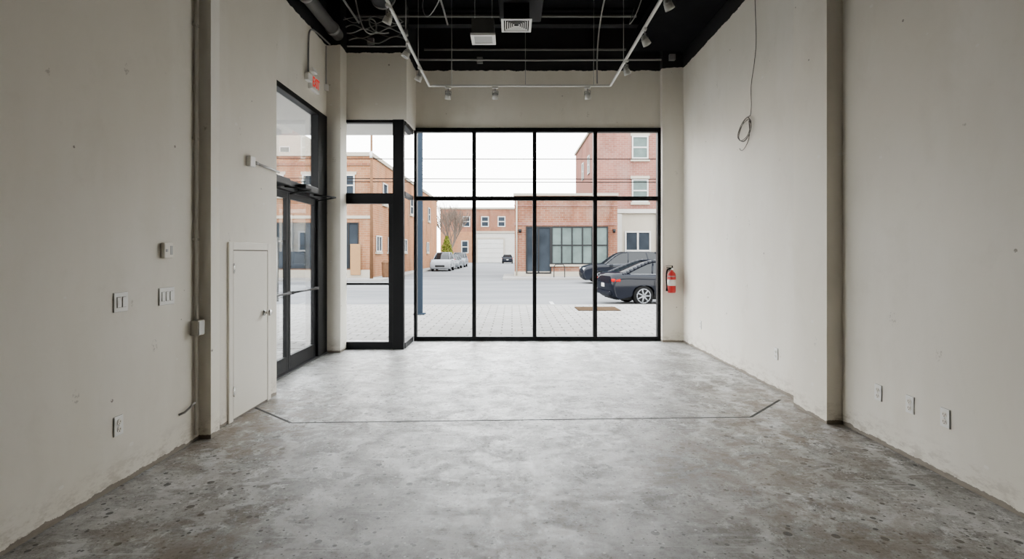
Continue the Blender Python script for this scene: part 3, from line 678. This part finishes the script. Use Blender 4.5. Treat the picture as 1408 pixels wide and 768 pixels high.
# ------------------------------------------------------------------ cars
def chaikin(pts, n=2):
    for _ in range(n):
        o = [pts[0]]
        for (x0, z0), (x1, z1) in zip(pts, pts[1:]):
            o += [(x0*.75+x1*.25, z0*.75+z1*.25), (x0*.25+x1*.75, z0*.25+z1*.75)]
        o.append(pts[-1]); pts = o
    return pts
def car(label, paint, loc, rz, suv=False):
    r = E('car', label, 'car', loc, (0, 0, rz))
    if suv:
        wr, ax = .37, (1.45, -1.4)
        prof = [(-2.32, .35), (-2.40, .6), (-2.38, 1.0), (-2.30, 1.15), (-1.0, 1.15), (1.05, 1.11), (1.6, 1.09), (2.2, 1.0), (2.38, .78), (2.40, .5), (2.33, .3)]
        gh = [(-2.27, 1.10), (-2.02, 1.70), (-1.5, 1.78), (-.4, 1.79), (.30, 1.74), (1.15, 1.06)]
        W = .93; pil = [(-1.2, 1.74, -1.35), (-.2, 1.76, -.15)]
    else:
        wr, ax = .335, (1.47, -1.36)
        prof = [(-2.36, .32), (-2.44, .55), (-2.43, .90), (-2.34, 1.06), (-1.9, 1.08), (-1.5, 1.06), (.9, .99), (1.5, .94), (2.15, .82), (2.38, .64), (2.42, .45), (2.34, .26)]
        gh = [(-2.02, 1.02), (-1.45, 1.28), (-.95, 1.47), (-.2, 1.47), (.35, 1.46), (1.22, .95)]
        W = .90; pil = [(-.95, 1.37, -1.05), (-.10, 1.42, -.1)]
    def arch(cx, R):
        return [(cx+R*math.cos(t), max(.22, wr+R*math.sin(t))) for t in [math.pi*i/12 for i in range(13)]]
    bottom = arch(ax[0], wr+.05) + arch(ax[1], wr+.05)
    prof = chaikin(prof, 2); gr = chaikin(gh, 2)
    poly = prof + [(2.2, .22)] + bottom + [(-2.25, .24)]
    layers = [(-W+.02, .950, .20), (-W, .962, .13), (-W+.04, .978, .07), (-W+.12, .992, .025), (-W+.26, 1, 0), (W-.26, 1, 0), (W-.12, .992, .025), (W-.04, .978, .07), (W, .962, .13), (W-.02, .950, .20)]
    b = BM(); rings = []
    for y, sx, dz in layers:
        rings.append([b.verts.new((x*sx if abs(x) > 1.9 else x, y, z-dz*min(1, max(0, (z-.62)/.35)))) for x, z in poly])
    n = len(poly)
    for a, c in zip(rings, rings[1:]):
        for i in range(n):
            f = b.faces.new((a[i], a[(i+1) % n], c[(i+1) % n], c[i])); f.smooth = i < len(prof)-1
    b.faces.new(rings[0]); b.faces.new(rings[-1][::-1])
    O(b, 'body', paint, r)
    b = BM(); box(b, -2.2, 2.2, -W+.28, W-.28, .2, .8); O(b, 'underbody', 'slot', r)
    z0 = gh[0][1]
    yw = lambda z: (W-.10) - (.20 if suv else .24)*(z-1.0)/.45*(.7 if suv else 1)
    b = BM(); A = [b.verts.new((x, -yw(z), z)) for x, z in gr]; B = [b.verts.new((x, yw(z), z)) for x, z in gr]
    m = len(gr); b.faces.new(A); b.faces.new(B[::-1])
    for i in range(m):
        j = (i+1) % m; f = b.faces.new((A[i], A[j], B[j], B[i])); f.smooth = i < m-1
    O(b, 'window_glass', 'carglass', r)
    zmax = max(z for x, z in gr); lim = zmax-.07
    idx = [i for i, (x, z) in enumerate(gr) if z > lim]; i0, i1 = idx[0], idx[-1]; top = gr[i0:i1+1]
    b = BM()
    A = [b.verts.new((x, -yw(z)+.03, z+.018)) for x, z in top]; B = [b.verts.new((x, yw(z)-.03, z+.018)) for x, z in top]
    C = [b.verts.new((x, -yw(z)-.018, z-.045)) for x, z in top]; D = [b.verts.new((x, yw(z)+.018, z-.045)) for x, z in top]
    for i in range(len(top)-1):
        for q in ((A[i], A[i+1], B[i+1], B[i]), (C[i], C[i+1], A[i+1], A[i]), (B[i], B[i+1], D[i+1], D[i])):
            f = b.faces.new(q); f.smooth = True
    O(b, 'roof', paint, r)
    b = BM()
    for s in (-1, 1):
        P = lambda x, z: (x, s*(yw(z)+.004), z-.01)
        for q in range(0, i0+1): cyl(b, P(*gr[q]), P(*gr[q+1]), .055, seg=8)
        for q in range(i1-1, m-1): cyl(b, P(*gr[q]), P(*gr[q+1]), .032, seg=8)
        for xt, zt, xb in pil: cyl(b, P(xt, zt), P(xb, z0), .026, seg=8)
    O(b, 'pillar', paint, r)
    b = BM()
    for s in (-1, 1): cyl(b, (gh[0][0]+.25, s*(yw(z0)+.02), z0+.01), (gh[-1][0]-.1, s*(yw(z0)+.02), z0-.02), .012, seg=6)
    O(b, 'window_trim', 'rim', r)
    for ex in ax:
        for s in (-1, 1):
            b = BM(); R = wr
            lathe(b, [(R*.62, -.10), (R*.9, -.11), (R, -.08), (R, .08), (R*.9, .11), (R*.62, .10)], 28, 'Y')
            wh = O(b, 'wheel', 'tyre', r, loc=(ex, s*(W-.13), wr))
            b = BM(); ys = .105*s
            cyl(b, (0, ys-.01*s, 0), (0, ys+.008*s, 0), R*.14, seg=10)
            for i in range(7):
                t = 2*math.pi*i/7
                cyl(b, (0, ys, 0), (R*.66*math.cos(t), ys, R*.66*math.sin(t)), R*.085, R*.06, seg=6)
            for i in range(20):
                t = 2*math.pi*i/20; u = 2*math.pi*(i+1)/20
                cyl(b, (R*.66*math.cos(t), ys, R*.66*math.sin(t)), (R*.66*math.cos(u), ys, R*.66*math.sin(u)), R*.05, seg=5)
            O(b, 'rim', 'rim', wh)
    for s in (-1, 1):
        lo = min(s*(W-.42), s*(W-.08)); hi = max(s*(W-.42), s*(W-.08))
        b = BM(); box(b, 2.10, 2.34, lo, hi, .62 if not suv else .74, .75 if not suv else .90); O(b, 'headlight', 'head', r, .03)
        zt = .84 if not suv else .95
        b = BM(); box(b, -2.40, -2.12, min(s*(W-.32), s*(W-.006)), max(s*(W-.32), s*(W-.006)), zt-.05, zt+.05 if not suv else zt+.18); O(b, 'tail_light', 'tail', r, .03)
        b = BM(); box(b, .72, .9, min(s*(W-.02), s*(W+.14)), max(s*(W-.02), s*(W+.14)), .98, 1.10); O(b, 'side_mirror', paint, r, .03)
        for x in (-.95, .1):
            b = BM(); box(b, x, x+.17, min(s*(W-.02), s*(W+.015)), max(s*(W-.02), s*(W+.015)), .79, .812); O(b, 'door_handle', 'rim', r, .006)
        b = BM()
        for x in (-1.0, -.05, .95): box(b, x-.004, x+.004, min(s*(W-.03), s*(W+.002)), max(s*(W-.03), s*(W+.002)), .30, .82)
        O(b, 'door_seam', 'slot', r)
    b = BM(); box(b, 2.30, 2.395, -.45, .45, .42, .60); O(b, 'grille', 'slot', r, .01)
    b = BM(); box(b, -2.445, -2.40, -.16, .16, .60, .72); O(b, 'license_plate', 'extwhite', r)
    b = BM(); box(b, -2.46, -2.3, -W+.16, W-.16, .34, .50); O(b, 'rear_bumper', paint, r, .04)
    return r
car('near-black blue sedan parked beside the kerb, rear end showing', 'navy', (5.45, 17.75, -.2), math.radians(7))
car('charcoal sport utility vehicle parked across the street', 'char', (6.3, 29.9, -.2), math.pi, True)
car('silver-white sport utility vehicle parked in the side street', 'whitecar', (-6.75, 51.3, -.2), -math.pi/2, True)
car('silver sedan parked behind a pale vehicle', 'silver', (-6.6, 58.5, -.2), -math.pi/2)
car('silver sport utility vehicle parked in the side street', 'silver', (-6.6, 65.5, -.2), -math.pi/2, True)
car('dark car parked far down the side street', 'char', (-.75, 88, -.2), math.pi/2)

# ------------------------------------------------------------------ street furniture and trees
r = E('utility_pole', 'thin brown wooden utility pole beside the brick building', 'utility pole', (-8.75, 32.6, -.08))
b = BM(); cyl(b, (0, 0, 0), (0, 0, 9.0), .11, .07, seg=12); O(b, 'pole', 'wood', r)
b = BM(); cyl(b, (0, -.1, 7.5), (0, -.1, 7.9), .09, seg=10); O(b, 'insulator_can', 'grey', r)
for z0, sag in ((7.45, .15), (6.25, .2), (5.98, .12)):
    pts = [(-30+i*5, 32.85, z0-sag*4*((i/14))*(1-i/14)+.1) for i in range(15)]
    tube('overhead_wire', pts, .030, 'wire', label='thin black overhead wire across the street', cat='wire')
r = E('bike_rack', 'black inverted-U bicycle rack on the sidewalk', 'bike rack', (3.1, 34.3, -.08))
tube('hoop', [(-.35, 0, 0), (-.35, 0, .7), (-.25, 0, .85), (.25, 0, .85), (.35, 0, .7), (.35, 0, 0)], .03, 'slot', r)
r = E('trash_can', 'dark cylindrical street trash can', 'trash can', (-8.35, 34.6, -.08))
b = BM(); lathe(b, [(.20, 0), (.23, .05), (.26, .85), (.27, .9)], 16); O(b, 'bin', 'wood', r)
b = BM(); lathe(b, [(.28, .9), (.26, 1.0), (.1, 1.1), (.02, 1.11)], 16); O(b, 'lid', 'wood', r)

def tree(loc, H, label, seed, depth=6):
    rnd = random.Random(seed); b = BM()
    def br(p, d, L, r0, k):
        q = p + d*L; cyl(b, p, q, r0, r0*.74, seg=5, caps=False)
        if k == 0: return
        for i in range(3 if k > 2 else 2):
            nd = (d + Vector((rnd.uniform(-1, 1), rnd.uniform(-1, 1), rnd.uniform(.0, .9)))*.5).normalized()
            br(q if i else p+d*L*.7, nd, L*rnd.uniform(.66, .9), r0*.68, k-1)
    br(Vector((0, 0, 0)), Vector((0, 0, 1)), H*.22, H*.015, depth)
    O(b, 'bare_tree', 'bark', loc=loc, label=label, cat='tree')
tree((-8.3, 72, -.2), 10.5, 'bare leafless street tree with thin branches', 3)
tree((-9.2, 80, -.2), 11.5, 'tall bare street tree with thin branches', 9, 6)
b = BM(); rnd = random.Random(2)
cyl(b, (0, 0, 0), (0, 0, 2.9), .09, .03, seg=6)
for i in range(2300):
    z = .25+3.6*rnd.random()**1.1; R = 1.05*(1-(z/4.0)**1.8)*rnd.uniform(.5, 1.05); t = rnd.random()*6.283
    p = Vector((R*math.cos(t), R*math.sin(t), z)); s = .14
    b.faces.new([b.verts.new(p+Vector((rnd.uniform(-s, s), rnd.uniform(-s, s), rnd.uniform(-s, s)))) for _ in range(3)])
O(b, 'shrub', 'leaf', loc=(-8.6, 69, -.1), label='yellow-green bushy conical evergreen tree', cat='shrub')

# ------------------------------------------------------------------ world, fill light, camera
wd = bpy.data.worlds.new('overcast'); SC.world = wd; wd.use_nodes = True
t = wd.node_tree; t.nodes.clear()
bg = t.nodes.new('ShaderNodeBackground'); ow = t.nodes.new('ShaderNodeOutputWorld'); t.links.new(bg.outputs[0], ow.inputs[0])
tc = t.nodes.new('ShaderNodeTexCoord'); sp = t.nodes.new('ShaderNodeSeparateXYZ'); rp = t.nodes.new('ShaderNodeMapRange'); mx = t.nodes.new('ShaderNodeMix'); mx.data_type = 'RGBA'
t.links.new(tc.outputs['Generated'], sp.inputs[0]); t.links.new(sp.outputs[2], rp.inputs[0]); rp.inputs[1].default_value = 0; rp.inputs[2].default_value = .7
t.links.new(rp.outputs[0], mx.inputs[0]); mx.inputs[6].default_value = (1, .985, .96, 1); mx.inputs[7].default_value = (.92, .95, 1, 1)
t.links.new(mx.outputs[2], bg.inputs[0]); bg.inputs[1].default_value = 15.0

def area(name, loc, rot, sx, sy, power, col=(1, .93, .84)):
    l = bpy.data.lights.new(name, 'AREA'); l.shape = 'RECTANGLE'; l.size = sx; l.size_y = sy; l.energy = power; l.color = col
    o = bpy.data.objects.new(name, l); COL.objects.link(o); o.location = loc; o.rotation_euler = rot
    return o
area('fill_light', (0, -2.5, 5.2), (0, 0, 0), 3.5, 4, 3)  # added fill light above and behind the camera, not a fixture of the room
cam = bpy.data.cameras.new('camera'); co = bpy.data.objects.new('camera', cam); COL.objects.link(co)
co.location = (0, 0, 1.5); co.rotation_euler = (math.pi/2, 0, 0)
cam.sensor_width = 36; cam.lens = 36*720/1408; cam.shift_y = -36/1408; cam.clip_end = 500
SC.camera = co
